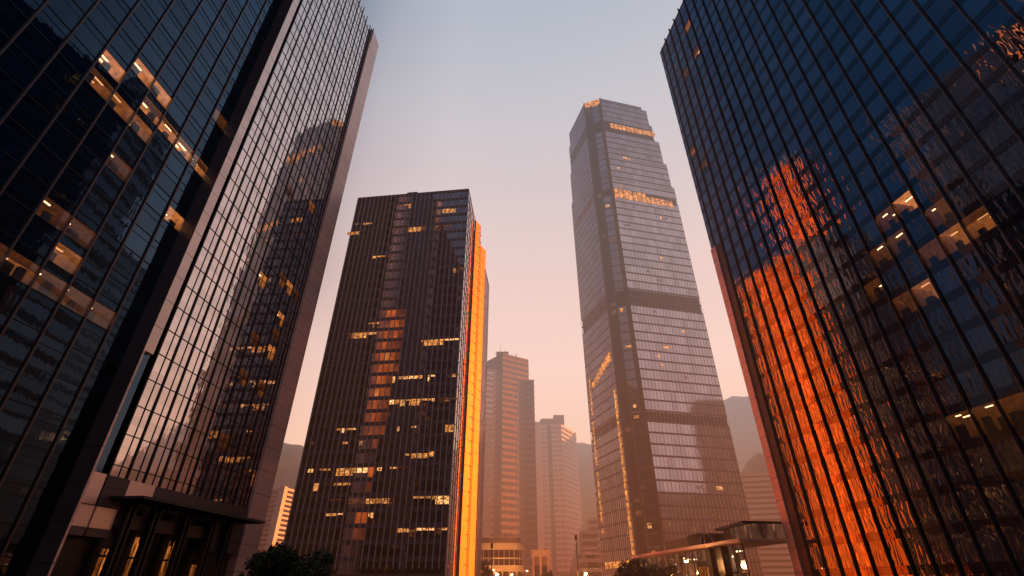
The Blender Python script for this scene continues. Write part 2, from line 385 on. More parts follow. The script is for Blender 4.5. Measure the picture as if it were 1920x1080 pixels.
# end pier
m = MB(); m.box(XE-5.0, .25, 0, XE, 3.2, HL+.3); m.build('stone_pier', M['stone'], left)
m = MB(); m.box(XE-5.0, .12, HL-6, XE-4.75, .26, HL+.6); m.build('trim', M['fin_dark'], left)
# podium panels of pale stone, dark panels and entrance
for (x0, x1, z0, z1, mt) in ((48.6, 51.0, 9.0, 12.0, 'stone_panel'), (54.3, 58.4, 9.95, 12.0, 'stone_panel'), (48.6, 51.1, 6.9, 8.9, 'stone_panel'), (51.3, 54.2, 6.9, 8.9, 'stone_panel'),
                             (48.6, 51.1, 6.1, 6.85, 'podium'), (51.3, 54.2, 6.1, 6.85, 'podium'), (51.2, 54.2, 9.0, 12.0, 'stone_dark'), (58.5, 78.5, 10.3, 12.0, 'stone_dark'),
                             (54.3, 58.4, 7.2, 8.6, 'podium'), (58.5, 64.0, 7.2, 8.6, 'podium'), (64.1, 70.0, 7.2, 8.6, 'podium'), (70.1, 78.5, 5.8, 9.6, 'stone_dark')):
    m = MB(); m.box(x0+.03, .45, z0, x1-.03, 1.0, z1); m.build('stone_panel', M[mt], left)
m = MB(); m.box(48.6, 1.5, 0, 78.5, 2.0, 12); m.build('podium_wall', M['black'], left)
for (x0, x1, z1, mt) in ((55.2, 56.0, 5.2, 'lobby'), (59.3, 60.7, 6.6, 'lobby'), (61.1, 61.7, 6.0, 'lobby'), (65.0, 66.0, 6.6, 'lobby'), (66.5, 67.4, 6.6, 'lobby'), (70.6, 71.5, 4.2, 'lobby'), (72.2, 73.0, 4.6, 'lobby')):
    m = MB(); m.box(x0, 1.38, 0.1, x1, 1.49, z1); d = m.build('lit_door', M[mt], left)
    m = MB(); m.box(x0-.12, 1.30, 4.4, x1+.12, 1.44, 4.62); m.build('door_head', M['black'], d)
    m = MB(); m.box((x0+x1)/2-.05, 1.30, .1, (x0+x1)/2+.05, 1.44, z1); m.build('door_post', M['black'], d)
# entrance canopy with struts
cn = MB(); cn.box(52.6, -3.4, 9.86, 77.5, .45, 9.94)
cn.box(52.6, -3.46, 9.78, 77.5, -3.4, 10.05); cn.box(52.5, -3.46, 9.78, 52.6, .45, 10.05)
cpy = cn.build('canopy', M['canopy'], left)
for k in range(12):
    m = MB(); m.box(53.5+2.1*k, -3.3, 9.68, 53.62+2.1*k, .45, 9.85); m.build('canopy_rib', M['black'], cpy)
for x in (55.0, 58.9, 64.5, 69.9, 73.8):
    for dx in (0, .75):
        m = MB(); m.box(x+dx-.16, -.35, 0, x+dx+.16, .25, 9.66); m.build('column', M['canopy'], left)

def _unused_plane_hit(px, py, az, n, a):
    u = px-960; yd = py-540
    fw = F*math.cos(TH)+yd*math.sin(TH); up = F*math.sin(TH)-yd*math.cos(TH)
    t = a/(u*n[0]+fw*n[1]); d = facing(az)
    return (t*(u*d[0]+fw*d[1]), 1.7+t*up)
def snap(v, grid):
    c = [g for g in grid if g <= v]; return max(c) if c else grid[0]
def room(parent, px, py, n, rows, az, nv, a, grid, yf, fl, sp, mat, name='lit_window_or_reflection', zoff=0.0, step_=None):
    s, z = plane_hit(px, py, az, nv, a)
    i = max([k for k, g in enumerate(grid) if g <= s] or [0])
    zf = math.floor((z-zoff)/fl)*fl + zoff
    for k in range(n):
        if i+k+1 >= len(grid): break
        for r in range(rows):
            m = MB(); m.quad((grid[i+k]+.12, 0, .06), (grid[i+k+1]-.12, 0, .06), (grid[i+k+1]-.12, 0, fl*sp-.06), (grid[i+k]+.12, 0, fl*sp-.06))
            m.build(name, mat, parent, (0, yf-.035, zf-r*fl))

# =================================================================== RIGHT TOWER
# local frame: X runs along the facade towards the camera side, Y into the building (to the right)
AZR = R(-9.0); bR = 60.0
dR = facing(AZR); nR = (dR[1], -dR[0])
cornerR = None
u = 1237-960; yd = 98-540; fw = F*math.cos(TH)+yd*math.sin(TH); up = F*math.sin(TH)-yd*math.cos(TH)
t = bR/(u*nR[0]+fw*nR[1]); XR = t*(u*dR[0]+fw*dR[1]); HR = 1.7+t*up
print('right tower end', XR, 'height', HR)
# origin at far corner on the ground; local +X towards the camera
oR = (nR[0]*bR + dR[0]*XR, nR[1]*bR + dR[1]*XR)
right = thing('office_tower', 'blue black glass tower filling the right side with thick brown vertical fins', 'office tower', (oR[0], oR[1], 0), math.atan2(-dR[1], -dR[0]))
LR = XR + 30
m = MB(); m.box(.3, 3.6, 0, LR, 45, HR-1); m.build('core_wall', M['black'], right)
m = MB(); m.box(0, .3, HR-1, LR, 45, HR); m.build('roof', M['concrete'], right)
FR = 4.0; SX = 3.05
m = MB(); m.box(0, -.28, 0, 1.9, 3.0, 68.0); m.build('stone_pier', M['stone'], right)
m = MB(); m.box(1.9, -.02, 0, 4.2, .5, 68.0); m.build('stone_panel', M['stone_dark'], right)
xr = [0, 1.5, 4.2] + [4.2+SX*k for k in range(1, int((LR-4.2)/SX)+1)]
lvl_lo = []
def levels(z0, z1, fl, sp):
    out = []; z = z0
    while z < z1-.05:
        out.append((z, min(z+fl*sp, z1)))
        z += fl
    return out
roomsR = plan_rooms([(1698, 345, 1, 'lit'), (1665, 375, 1, 'lit_dim'), (1808, 415, 1, 'lit_mid'), (1750, 428, 1, 'lit_dim'), (1776, 455, 1, 'lit_mid'), (1665, 455, 1, 'lit_dim'), (1640, 486, 1, 'lit_dim'),
    (1735, 535, 1, 'lit_mid'), (1640, 545, 1, 'lit_dim'), (1660, 550, 1, 'lit_dim'), (1782, 778, 1, 'lit_dim'), (1850, 790, 1, 'lit_dim'), (1890, 765, 1, 'lit_dim'), (1285, 55, 1, 'lit_mid'), (1302, 110, 1, 'lit_mid'), (1285, 140, 1, 'lit_dim'),
    (1322, 310, 1, 'lit_dim'), (1300, 290, 1, 'lit_mid'), (1690, 560, 1, 'lit_dim'), (1742, 500, 1, 'lit_dim')], AZR, nR, bR, xr, FR, flip=XR)
for k, (a, b) in enumerate(zip(xr[:-1], xr[1:])):
    z0 = 68.0 if k < 2 else 0.0
    mine = [f for (j, f) in roomsR if j == k]
    for run in runs([l for l in levels(z0, HR-1, FR, .74) if int(round(l[0]/FR)) not in mine], FR):
        put('glazing_bay', bay_mesh('glazing_bay', b-a, run, M['glass_right'], .0035), right, (a, 0, 0))
for (j, f), kind in roomsR.items(): make_room(right, xr[j], xr[j+1], 0, f*FR, FR*.74, kind)
zr = [FR*k for k in range(1, int(HR/FR)+1)]
me = box_mesh('spandrel', M['spandrel_right'], 4.2, -.03, -FR*.26, LR, .1, 0)
for z in zr: put('spandrel', me, right, (0, 0, z))
me2 = box_mesh('spandrel', M['spandrel_right'], 0.02, -.03, -FR*.26, 4.2, .1, 0)
for z in zr:
    if z > 69: put('spandrel', me2, right, (0, 0, z))
def round_fin(w, d, z0, z1, mat):
    m = MB(); n = 7
    poly = [(w/2*math.cos(math.pi*k/n + math.pi), -d + w/2*math.sin(math.pi*k/n + math.pi)) for k in range(n+1)] + [(w/2, .05), (-w/2, .05)]
    m.prism(poly, z0, z1, cap=True); return m.mesh('fin', mat)
rf = round_fin(.22, .26, 0, HR+.5, M['fin_right'])
for x in xr[2:]: put('fin', rf, right, (x, 0, 0))
rf2 = round_fin(.12, .2, 0, HR, M['fin_right'])
for x in xr[:2]: put('fin', rf2, right, (x+.05, -.28 if x < 1 else 0, 0)) if x > 1 else None

# =================================================================== MIDDLE TOWER (left of centre)
HM = 97.7
Pc = survey(879, 355, HM); Pl = survey(672, 372, HM); Pb = (-8.6, 156.0)
print('mid', Pc, Pl, survey(915, 538, HM))
import math as _m
wM = _m.dist(Pc, Pl); azF = _m.atan2(Pl[1]-Pc[1], Pl[0]-Pc[0])
# local frame: origin at the left front corner, X to the right along the front, Y into the depth
mid = thing('office_tower', 'square dark office tower left of centre with pale vertical fins and orange glowing right side', 'office tower', (Pl[0], Pl[1], 0), azF+math.pi)
import mathutils
rot = -(azF+math.pi)
def toM(p): 
    x, y = p[0]-Pl[0], p[1]-Pl[1]; return (x*_m.cos(rot)-y*_m.sin(rot), x*_m.sin(rot)+y*_m.cos(rot))
cB = toM(Pb); print('mid back corner local', cB, 'width', wM)
FM = 2.85; nb = 26; bw = wM/nb
floors = [k*FM for k in range(0, int(HM/FM))]
m = MB(); m.prism([(.3, .25), (wM-.3, .25), (cB[0]-.4, cB[1]-1), (.3, cB[1]-1)], 0, HM-.6); m.build('core_wall', M['black'], mid)
m = MB(); m.prism([(-.05, -.05), (wM+.05, -.05), (cB[0]+.05, cB[1]), (-.05, cB[1])], HM-.6, HM+.25); m.build('parapet', M['spandrel_mid'], mid)
for z in floors:
    if z < FM: continue
    b = MB()
    for k in range(nb):
        tl = [random.uniform(-.004, .004) for _ in range(3)]
        b.quad((k*bw, tl[0], .85), ((k+1)*bw, tl[1], .85), ((k+1)*bw, tl[1]+tl[2], FM), (k*bw, tl[0]+tl[2], FM))
    b.build('window_band', M['glass_mid'], mid, (0, 0, z))
me = box_mesh('spandrel', M['spandrel_mid'], 0, -.04, 0, wM, .2, .85)
for z in floors: put('spandrel', me, mid, (0, 0, z))
me = box_mesh('mullion', M['fin_mid'], -.10, -.16, 4.5, .10, .02, HM+.1)
for k in range(nb+1): put('mullion', me, mid, (k*bw, 0, 0))
for k in range(nb//2): 
    m = MB(); m.box(2*k*bw+.12, .05, 0, 2*(k+1)*bw-.12, .2, 2.6); 
    m.build('lobby_window', M['lit_dim'] if k not in (3, 4, 9) else M['lit_small'], mid)
for x0, ww, hh in ((4, 5, 1.2), (14, 3, 1.6), (24, 4.5, 1.0)):
    m = MB(); m.box(x0, 1.2, HM+.25, x0+ww, 4, HM+.25+hh); m.build('plant_room', M['fin_dark'], mid)
# lit offices of the front: (photo row height px, list of x spans px)
def mid_local(px, py):
    u = px-960; yd = py-540
    fw = F*math.cos(TH)+yd*math.sin(TH); up = F*math.sin(TH)-yd*math.cos(TH)
    # intersect with the front plane
    nx, ny = -(Pc[1]-Pl[1]), (Pc[0]-Pl[0]); t = (Pl[0]*nx+Pl[1]*ny)/(u*nx+fw*ny)
    x, y = toM((u*t, fw*t)); return x, 1.7+up*t
litset = set()
rowsM = [(722, [(700, 860, .5)]), (750, [(700, 852, .75)]), (810, [(630, 665, .9), (685, 850, .5)]), (845, [(570, 590, .5), (640, 735, .4), (790, 845, .3)]), (872, [(745, 770, .8), (790, 820, .5)]),
         (902, [(552, 720, .5), (728, 750, .9)]), (932, [(575, 600, .5), (620, 735, .8), (765, 830, .55)]), (918, [(590, 625, .3)]), (990, [(605, 645, .35), (680, 705, .6), (745, 842, .9)]), (640, [(640, 690, .6), (790, 860, .6)]),
         (612, [(690, 745, .7)]), (432, [(735, 835, .75)]), (442, [(650, 690, .5)]), (395, [(750, 790, .5), (830, 870, .5)]), (505, [(850, 880, .8)]), (485, [(680, 725, .5)]), (478, [(800, 830, .4)]), (420, [(650, 720, .2)]),
         (560, [(700, 860, .12)]), (1040, [(620, 850, .75)]), (660, [(660, 750, .3)]), (1035, [(620, 640, .8)]), (575, [(780, 800, .8)]), (1062, [(560, 680, .8)]), (1012, [(600, 850, .3)])]
rm = random.Random(5); nlm = 0
M['off_a'] = lit('office_white', (1.0, .50, .19), (.7, .18, .03), 2.4, scale=(2.2, 2.2, 3), lo=.3, hi=.6, refl=.1)
M['off_b'] = lit('office_orange', (1.0, .40, .10), (.5, .10, .015), 1.3, scale=(2.2, 2.2, 3), lo=.3, hi=.6, refl=.15)
for py, spans in rowsM:
    for x0, x1, pr in spans:
        z = mid_local((x0+x1)/2, py)[1]; fz = math.floor(z/FM)*FM
        xa = mid_local(x0, py)[0]; xb = mid_local(x1, py)[0]; x = xa; top = FM-rm.choice((.1, .1, .35))
        while x < xb and nlm < 98:
            w = bw*rm.choice((.45, .8, .9, 1.9, 2.9)); 
            if rm.random() < pr+.1:
                h = rm.choice((.4, .7, 1.0, 1.5)) if pr > .4 else rm.choice((.25, .5, .8))
                m = MB(); m.quad((x, -.02, top-h), (min(x+w, wM), -.02, top-h), (min(x+w, wM), -.02, top), (x, -.02, top))
                mt = rm.choice(('off_b', 'lit_dim')) if z > 55 else rm.choice(('off_a', 'lit_small', 'off_b', 'off_b', 'lit_dim'))
                m.build('lit_window_or_reflection', M[mt], mid, (0, 0, fz)); nlm += 1
            x += w + bw*.12
# orange reflection running up the front, painted as glowing panes
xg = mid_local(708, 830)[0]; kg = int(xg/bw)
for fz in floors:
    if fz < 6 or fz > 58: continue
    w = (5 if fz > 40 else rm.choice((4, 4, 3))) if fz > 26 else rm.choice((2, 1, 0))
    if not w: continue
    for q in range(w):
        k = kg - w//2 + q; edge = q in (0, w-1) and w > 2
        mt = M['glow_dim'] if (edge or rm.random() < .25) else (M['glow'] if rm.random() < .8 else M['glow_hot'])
        m = MB(); m.box(k*bw+.12, -.03, .88, (k+1)*bw-.12, .0, FM-.04); m.build('reflection_pane', mt, mid, (0, 0, fz))
# right side: dark glass strip, then angled piers coloured copper for reflected sunset glow, and glass
side_az = _m.atan2(cB[1], cB[0]-wM); Ls = _m.hypot(cB[0]-wM, cB[1])
sd = bpy.data.objects.new('side_facade', None)
def side(x): return (wM + _m.cos(side_az)*x, _m.sin(side_az)*x)
# one object per bay down the side wall, turned into place
def side_part(name, me, x): return put(name, me, mid, (side(x)[0], side(x)[1], 0), side_az)
bs = 2.6; nsb = int(Ls/bs)
for k in range(nsb):
    x = k*bs
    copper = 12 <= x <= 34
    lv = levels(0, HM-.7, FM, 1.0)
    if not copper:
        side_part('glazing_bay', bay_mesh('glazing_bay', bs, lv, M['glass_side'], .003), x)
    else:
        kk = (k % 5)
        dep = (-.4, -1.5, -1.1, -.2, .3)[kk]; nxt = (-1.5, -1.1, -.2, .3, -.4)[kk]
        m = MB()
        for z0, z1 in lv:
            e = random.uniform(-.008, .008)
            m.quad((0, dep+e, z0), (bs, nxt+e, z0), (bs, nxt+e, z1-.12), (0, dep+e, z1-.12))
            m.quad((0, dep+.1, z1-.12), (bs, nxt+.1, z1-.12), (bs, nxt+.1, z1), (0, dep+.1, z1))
        side_part('glow_pier', m.mesh('glow_pier', M['gold'] if kk == 1 else M['copper']), x)
        side_part('joint', box_mesh('joint', M['brown'], -.06, dep-.05, 0, .06, dep+.3, HM-.7), x)
me = box_mesh('mullion', M['fin_mid'], -.05, -.12, 0, .05, .02, HM)
for k in range(nsb+1):
    if not 13 <= k*bs <= 35: side_part('mullion', me, k*bs)
me = box_mesh('transom', M['transom'], 0, -.05, -.06, 12.5, .02, .06)
for z in floors[1:]: side_part('transom', me, 0).location.z = z

for z in floors[2:]:
    side_part('joint', box_mesh('joint', M['brown'], 0, -.02, -.05, 23.4, .5, .05), 13.0).location.z = z
    side_part('joint', box_mesh('joint', M['brown'], 2.0, -1.56, -.05, 4.2, .3, .05), 13.0).location.z = z
# =================================================================== TALL TAPERED TOWER (right of centre)
HI = 253.0
A = survey(1125, 185, HI); Rr = survey(1230, 208, HI); B = survey(1095, 195, HI); Lc = survey(1062, 262, HI)
print('tall', A, Rr, B, Lc)
tall = thing('skyscraper', 'tallest tower right of centre, hazy grey glass with stepped crown and orange lit floor bands', 'skyscraper', (A[0], A[1], 0))
def V2(a): return Vector((a[0]-A[0], a[1]-A[1]))
a_, r_, b_, l_ = V2(A), V2(Rr), V2(B), V2(Lc)
fr = (r_-a_).normalized(); lf = (l_-b_).normalized()
back = Vector((-fr.y, fr.x))
if back.y < 0: back = -back
mid1 = b_ + (a_-b_)*.42
chd = (a_-b_).normalized(); inn = Vector((-chd.y, chd.x)); inn = inn if inn.y > 0 else -inn
def ring(z):
    ir = 0.0; il = 0.0
    for zz, v in ((188, 1.3), (205, 3.0), (221, 5.5), (236, 7.0), (247, 10.0)):
        if z >= zz: ir = v
    for zz, v in ((196, 1.5), (218, 3.0), (240, 5.0)):
        if z >= zz: il = v
    A2 = a_ + fr*.0; R2 = r_ - fr*ir; L2 = l_ - lf*il
    return [L2, b_, b_+inn*1.6+chd*.6, mid1+inn*1.6, mid1, a_-chd*1.7, a_-chd*1.0+inn*1.2, A2, R2, R2+back*(26-ir)+fr*1.0, R2+back*36-fr*6, L2+back*(9-il)+Vector((12, 0))]
bands = [(58.6, 61.5), (112, 120), (174, 181), (226, 233)]
FI = 4.4; nI = int(HI/FI)
def tone(z):
    for lo, hi in bands:
        if lo <= z+FI/2 < hi: return True
    return False
for k in range(nI+1):
    z = k*FI; z1 = min(z+FI, HI)
    rg = ring(z)
    if z1-z < 1: break
    mech = tone(z)
    def wall(name, mat, za, zb, off, pane, dark=False):
        n = len(rg)
        for grp in (((1, 2, 3), (5, 6)) if dark else ((4,), (7, 8, 9, 10, 11, 0))):
            m = MB()
            for i in grp:
                j = (i+1) % n; p, q = rg[i], rg[j]; L = (q-p).length
                cnt = max(1, int(L/3.0)) if pane else 1
                nrm = Vector((q.y-p.y, -(q.x-p.x))).normalized()*off
                for c in range(cnt):
                    s = p+(q-p)*(c/cnt)+nrm; e = p+(q-p)*((c+1)/cnt)+nrm
                    m.quad((s.x, s.y, za), (e.x, e.y, za), (e.x, e.y, zb), (s.x, s.y, zb))
            m.build(name, mat, tall)
    if mech:
        wall('louvre_band', M['fin_dark'], z, z1, -.5, False)
    else:
        wall('window_band', M['glass_ifc'], z+.75, z1, 0, True)
    wall('spandrel', M['spandrel_ifc'], z, z+.75, .06, False)
    wall('corner_glazing', M['glass_corner'], z, z1-.12, 0, True, True); wall('spandrel', M['fin_dark'], z1-.12, z1, 0, False, True)
m = MB()
rgt = ring(HI); m.prism([(p.x, p.y) for p in rgt], HI-.6, HI+.3); m.build('roof', M['spandrel_ifc'], tall)
for zz in (188, 205, 221, 236, 247):   # roofs of the setbacks
    rg = ring(zz-.1); m = MB(); m.prism([(p.x, p.y) for p in rg], zz-.5, zz-.05); m.build('setback_roof', M['spandrel_ifc'], tall)
for i, (p, q, ir) in enumerate(((a_, r_, 1), (l_, b_, 0))):
    L = (q-p).length; n = int(L/1.6); ang = _m.atan2(q.y-p.y, q.x-p.x)
    for k in range(n+1):
        s = k*L/n; d = L-s if ir else s
        zt = HI
        for zz, v in (((188, 1.3), (205, 3.0), (221, 5.5), (236, 7.0), (247, 10.0)) if ir else ((196, 1.5), (218, 3.0), (240, 5.0))):
            if d < v: zt = zz; break
        heavy = k % 4 == 0
        me = box_mesh('mullion', M['fin_mid'] if True else M['fin_dark'], -.05, -.2 if heavy else -.12, 0, .05, .02, zt)
        put('mullion', me, tall, (p.x+_m.cos(ang)*s, p.y+_m.sin(ang)*s, 0), ang)
for p in (a_, mid1, b_):
    m = MB(); m.bar((p.x, p.y, 0), (p.x, p.y, HI+.5), .35); m.build('corner_fin', M['spandrel_ifc'], tall)
nlit = 0
def tall_quad(p, q, s, w, z, h, mat, off=.18):
    d = (q-p).normalized(); nr = Vector((d.y, -d.x))*off
    a = p+d*s+nr; b = a+d*w
    m = MB(); m.quad((a.x, a.y, z), (b.x, b.y, z), (b.x, b.y, z+h), (a.x, a.y, z+h)); m.build('lit_window_or_reflection', mat, tall)
Wf = (r_-a_).length
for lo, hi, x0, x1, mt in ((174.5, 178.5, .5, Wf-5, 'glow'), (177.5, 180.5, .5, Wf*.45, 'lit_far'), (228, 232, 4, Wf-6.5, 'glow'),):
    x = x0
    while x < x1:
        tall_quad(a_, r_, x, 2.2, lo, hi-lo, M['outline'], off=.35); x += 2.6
for k in range(26):
    s = random.uniform(2, Wf-10); fz = random.randint(4, 50)*FI
    if tone(fz): continue
    tall_quad(a_, r_, s, random.choice((1.2, 1.2, 2.6, 4)), fz+2.2, 1.3, M['lit_dim'] if random.random() < .5 else M['lit_far'])
for fz in (2, 4, 7, 13, 14, 20, 24, 33, 38): tall_quad(mid1, a_, random.uniform(.3, 1.4), random.uniform(1, 3.0), fz*FI+1.8, random.uniform(.8, 2.2), M[random.choice(('outline', 'lit_dim', 'lit_far'))], off=.1)
for fz in (5, 6, 12, 24, 25, 34, 40): tall_quad(b_, mid1, 1.2, 2.2, fz*FI+1.8, 2.0, M['lit_dim'], off=-1.2)
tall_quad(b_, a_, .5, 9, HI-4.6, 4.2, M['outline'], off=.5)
Wl = (b_-l_).length
for k in range(9): tall_quad(l_, b_, 3.2*k+.4, 2.4, 175.5, 3.5, M['lit_dim'], off=.15)
for k in range(15):  # orange reflection outline on the left face, painted as glowing panes
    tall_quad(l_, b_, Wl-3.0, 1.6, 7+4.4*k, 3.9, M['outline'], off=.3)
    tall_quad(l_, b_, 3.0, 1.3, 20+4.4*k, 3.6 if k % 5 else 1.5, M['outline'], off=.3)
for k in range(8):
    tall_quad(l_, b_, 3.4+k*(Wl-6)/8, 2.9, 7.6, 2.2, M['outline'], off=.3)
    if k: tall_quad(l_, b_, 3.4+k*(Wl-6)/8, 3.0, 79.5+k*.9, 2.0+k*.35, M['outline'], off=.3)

# =================================================================== DISTANT TOWERS
def banded(name, label, cat, poly, H, fl, sp, gmat, bmat, z0=0, proud=.25, group=None, mull=0, roof=True):
    """tower on an arbitrary footprint: a glass window band and a proud spandrel for every floor"""
    c = poly[0]
    t = thing(name, label, cat, (c[0], c[1], 0), 0, group)
    P = [(x-c[0], y-c[1]) for x, y in poly]
    cx = sum(p[0] for p in P)/len(P); cy = sum(p[1] for p in P)/len(P)
    def grow(e): 
        out = []
        for x, y in P:
            d = _m.hypot(x-cx, y-cy) or 1; out.append((x+(x-cx)/d*e, y+(y-cy)/d*e))
        return out
    G = grow(proud)
    z = z0; k = 0
    while z < H-.5:
        m = MB(); m.prism(P, z, min(z+fl, H), cap=False); m.build('window_band', gmat, t)
        m = MB(); m.prism(G, z, min(z+fl*sp, H)); m.build('spandrel', bmat, t)
        z += fl; k += 1
    if roof: m = MB(); m.prism(G, H, H+1.2); m.build('roof', bmat, t)
    if mull:
        n = len(P)
        for i in range(n):
            p, q = Vector(G[i]), Vector(G[(i+1) % n]); L = (q-p).length
            for k in range(int(L/mull)+1):
                s = p+(q-p)*(k/max(1, int(L/mull))); mm = MB(); mm.bar((s.x, s.y, z0), (s.x, s.y, H), .14); mm.build('mullion', bmat, t)
    return t, P, c
# slim tower behind the middle tower
H2 = 146.0
p0 = survey(943, 665, H2); pr = survey(990, 677, H2); pl = survey(914, 680, H2)
bk = (pr[0]-4, pr[1]+22)
t2, P2, c2 = banded('office_tower', 'slim brown tower in haze just right of the square dark tower, with lower wings', 'office tower', [p0, pr, bk, (pl[0]-2, pl[1]+20), pl], H2, 4.2, .5, M['glass_far'], M['brown'], mull=1.7)
pw = survey(905, 690, 140.0); pw2 = survey(944, 688, 138.0)
m = MB(); W0 = Vector((pw2[0]-c2[0]-15.0, pw2[1]-c2[1]-3)); 
for k in range(34):
    z = k*4.0
    m = MB(); m.prism([(W0.x, W0.y-1.2), (W0.x+8.0, W0.y+3.4), (W0.x+5, W0.y+9), (W0.x-3, W0.y+6)], z, z+2.0); m.build('window_band', M['wing_glow'], t2)  # panes glow by themselves to stand for warm light on the wing
    m = MB(); m.prism([(W0.x-.1, W0.y-1.7), (W0.x+10.0, W0.y+4.2), (W0.x+6, W0.y+10), (W0.x-3, W0.y+6)], z+2.0, z+4.0); m.build('balcony_band', M['cream'], t2)
m = MB(); m.prism([(W0.x-4.6, W0.y-3.4), (W0.x-.2, W0.y-.4), (W0.x-.2, W0.y+4), (W0.x-4.6, W0.y+4)], 0, 137); m.build('end_wall', M['gold'], t2)  # gold colour stands in for sunlight on this wall
# right wing
pw3 = survey(981, 715, 132.0)
for k in range(31):
    z = k*4.2; x = pw3[0]-c2[0]; y = pw3[1]-c2[1]-8
    m = MB(); m.box(x, y, z, x+7.5, y+14, z+2.6); m.build('window_band', M['glass_far'], t2)
    m = MB(); m.box(x-.1, y-.2, z+2.6, x+7.7, y+14, z+4.2); m.build('spandrel', M['brown'], t2)
m = MB(); m.box(P2[0][0]+9.3, -1.2, 0, P2[0][0]+9.9, .5, H2); m.build('light_rib', M['cream'], t2)
for dx, hh in ((-2, 7), (1.5, 4.5), (-6, 3)):
    m = MB(); m.bar((dx, 3, H2+1), (dx, 3, H2+1+hh), .14); m.build('antenna', M['fin_dark'], t2)
m = MB(); m.box(-5, 4, H2+1.2, 4, 12, H2+4.2); m.build('plant_room', M['brown'], t2)
# banded tower further back
H3 = 122.0
q0 = survey(1052, 797, H3); q1 = survey(1079, 814, H3); q2 = survey(1013, 800, H3)
print('t3', q0, q1, q2)
t3, P3, c3 = banded('office_tower', 'grey tower with pale horizontal floor bands, right of the slim brown tower', 'office tower', [q0, q1, (q1[0]-6, q1[1]+20), (q2[0], q2[1]+30), q2], H3, 3.9, .42, M['glass_far'], M['pale'], proud=.5, mull=4.5)
m = MB(); m.box(P3[4][0]-5.6, P3[4][1]-1, 0, P3[4][0]-.3, P3[4][1]+16, H3+4); m.build('end_wall', M['cream'], t3)
m = MB(); m.box(P3[0][0]-17, 1, H3+1, P3[0][0]-6, 14, H3+6); m.build('plant_room', M['brown'], t3)
m = MB(); m.box(P3[0][0]-6, .5, H3+1, P3[0][0]+3, 12, H3+9); m.build('plant_room', M['brown'], t3)
m = MB(); m.box(P3[4][0]-.2, -.6+P3[4][1], H3+1, P3[4][0]+3.4, P3[4][1]+3, H3+6); m.build('lit_window_or_reflection', M['lit_dim'], t3)
for x0, w in ((-12.2, 3.4),):
    m = MB(); m.box(x0, -.2, 0, x0+w, 2, H3); m.build('dark_shaft', M['fin_dark'], t3)
# pale slim tower far left
f0 = survey(521, 918, 44.0); 
fc = survey(511, 925, 44.0); fe = survey(533, 918, 44.0)
t4, P4, c4 = banded('apartment_tower', 'pale ribbed tower between the left glass tower and the square dark tower', 'tower', [fe, (fe[0]+4, fe[1]+20), (fc[0], fc[1]+20), (fc[0]-4, fc[1])], 44.0, 2.2, .45, M['glass_far'], M['pale'], proud=.4)
m = MB(); m.box(-2.4, -1.2, 0, .6, 3, 45.5); m.build('stair_shaft', M['pale'], t4)
# white horizontally banded block on the right
g0 = survey(1385, 893, 50.0); g1 = survey(1480, 878, 50.0); g1 = (g1[0], g1[1]+16)
t5, P5, c5 = banded('office_block', 'white office block with dark window stripes between the tallest tower and the right tower', 'office block', [g0, g1, (g1[0]+5, g1[1]+25), (g0[0], g0[1]+25)], 50.0, 2.5, .58, M['glass_far'], M['pale'], proud=.6)
# curved low building in the centre
lb = thing('low_building', 'low cream building with rounded corner and ribbon windows below the slim brown tower', 'building', (-13.5, 205, 0))
def rounded(x0, x1, y0, y1, r, n=6):
    pts = [(x0, y1), (x0, y0)]
    for k in range(n+1):
        a = -math.pi/2 + k*math.pi/2/n; pts.append((x1-r+r*math.cos(a), y0+r+r*math.sin(a)))
    pts.append((x1, y1)); return pts
S5 = .82
def lbl(name, z0, z1, mat, grow=0.0, x1=21.5, x0=0.0):
    m = MB(); m.prism(rounded(x0*S5, x1*S5+grow, -grow, 16, 5+grow), z0, z1); return m.build(name, mat, lb)
lbl('lobby_glass', 0, 6.4, M['lit_dim'], -.6)
lbl('cornice_band', 6.4, 8.4, M['cream'], .5)
lbl('ribbon_window', 8.4, 10.4, M['glass_far'], -.4)
lbl('sill_band', 10.4, 10.9, M['cream'], .1)
lbl('ribbon_window', 10.9, 13.4, M['glass_far'], -.4)
lbl('cornice_band', 13.4, 15.6, M['cream'], .4)
lbl('roof_parapet', 15.6, 17.4, M['brown'], -.8)
for k in range(9):
    m = MB(); m.box(1+1.9*k, .30, 8.4, 1.14+1.9*k, .5, 13.4); m.build('window_post', M['cream'], lb)
for k in range(6):
    m = MB(); m.box(2+2.6*k, .35, 0, 2.5+2.6*k, 1.2, 6.4); m.build('pillar', M['cream'], lb)
m = MB(); m.box(-3.6, -1.5, 0, 1.6, 5, 9.2); m.build('side_block', M['cream'], lb)
lb2 = thing('portal_building', 'low brown building with square pillars beside the cream building', 'building', (8.0, 212, 0))
m = MB(); m.box(0, 1, 0, 5.5, 12, 11.5); m.build('wall', M['brown'], lb2)
m = MB(); m.box(-.5, -.3, 11.5, 6.3, 12, 13.8); m.build('cornice_band', M['cream'], lb2)
for x in (-.4, 2.4, 5.3):
    m = MB(); m.box(x, 0, 0, x+.9, 1, 11.5); m.build('pillar', M['cream'], lb2)
m = MB(); m.box(.6, .85, 5, 5.2, .98, 8.5); m.build('ribbon_window', M['glass_far'], lb2)
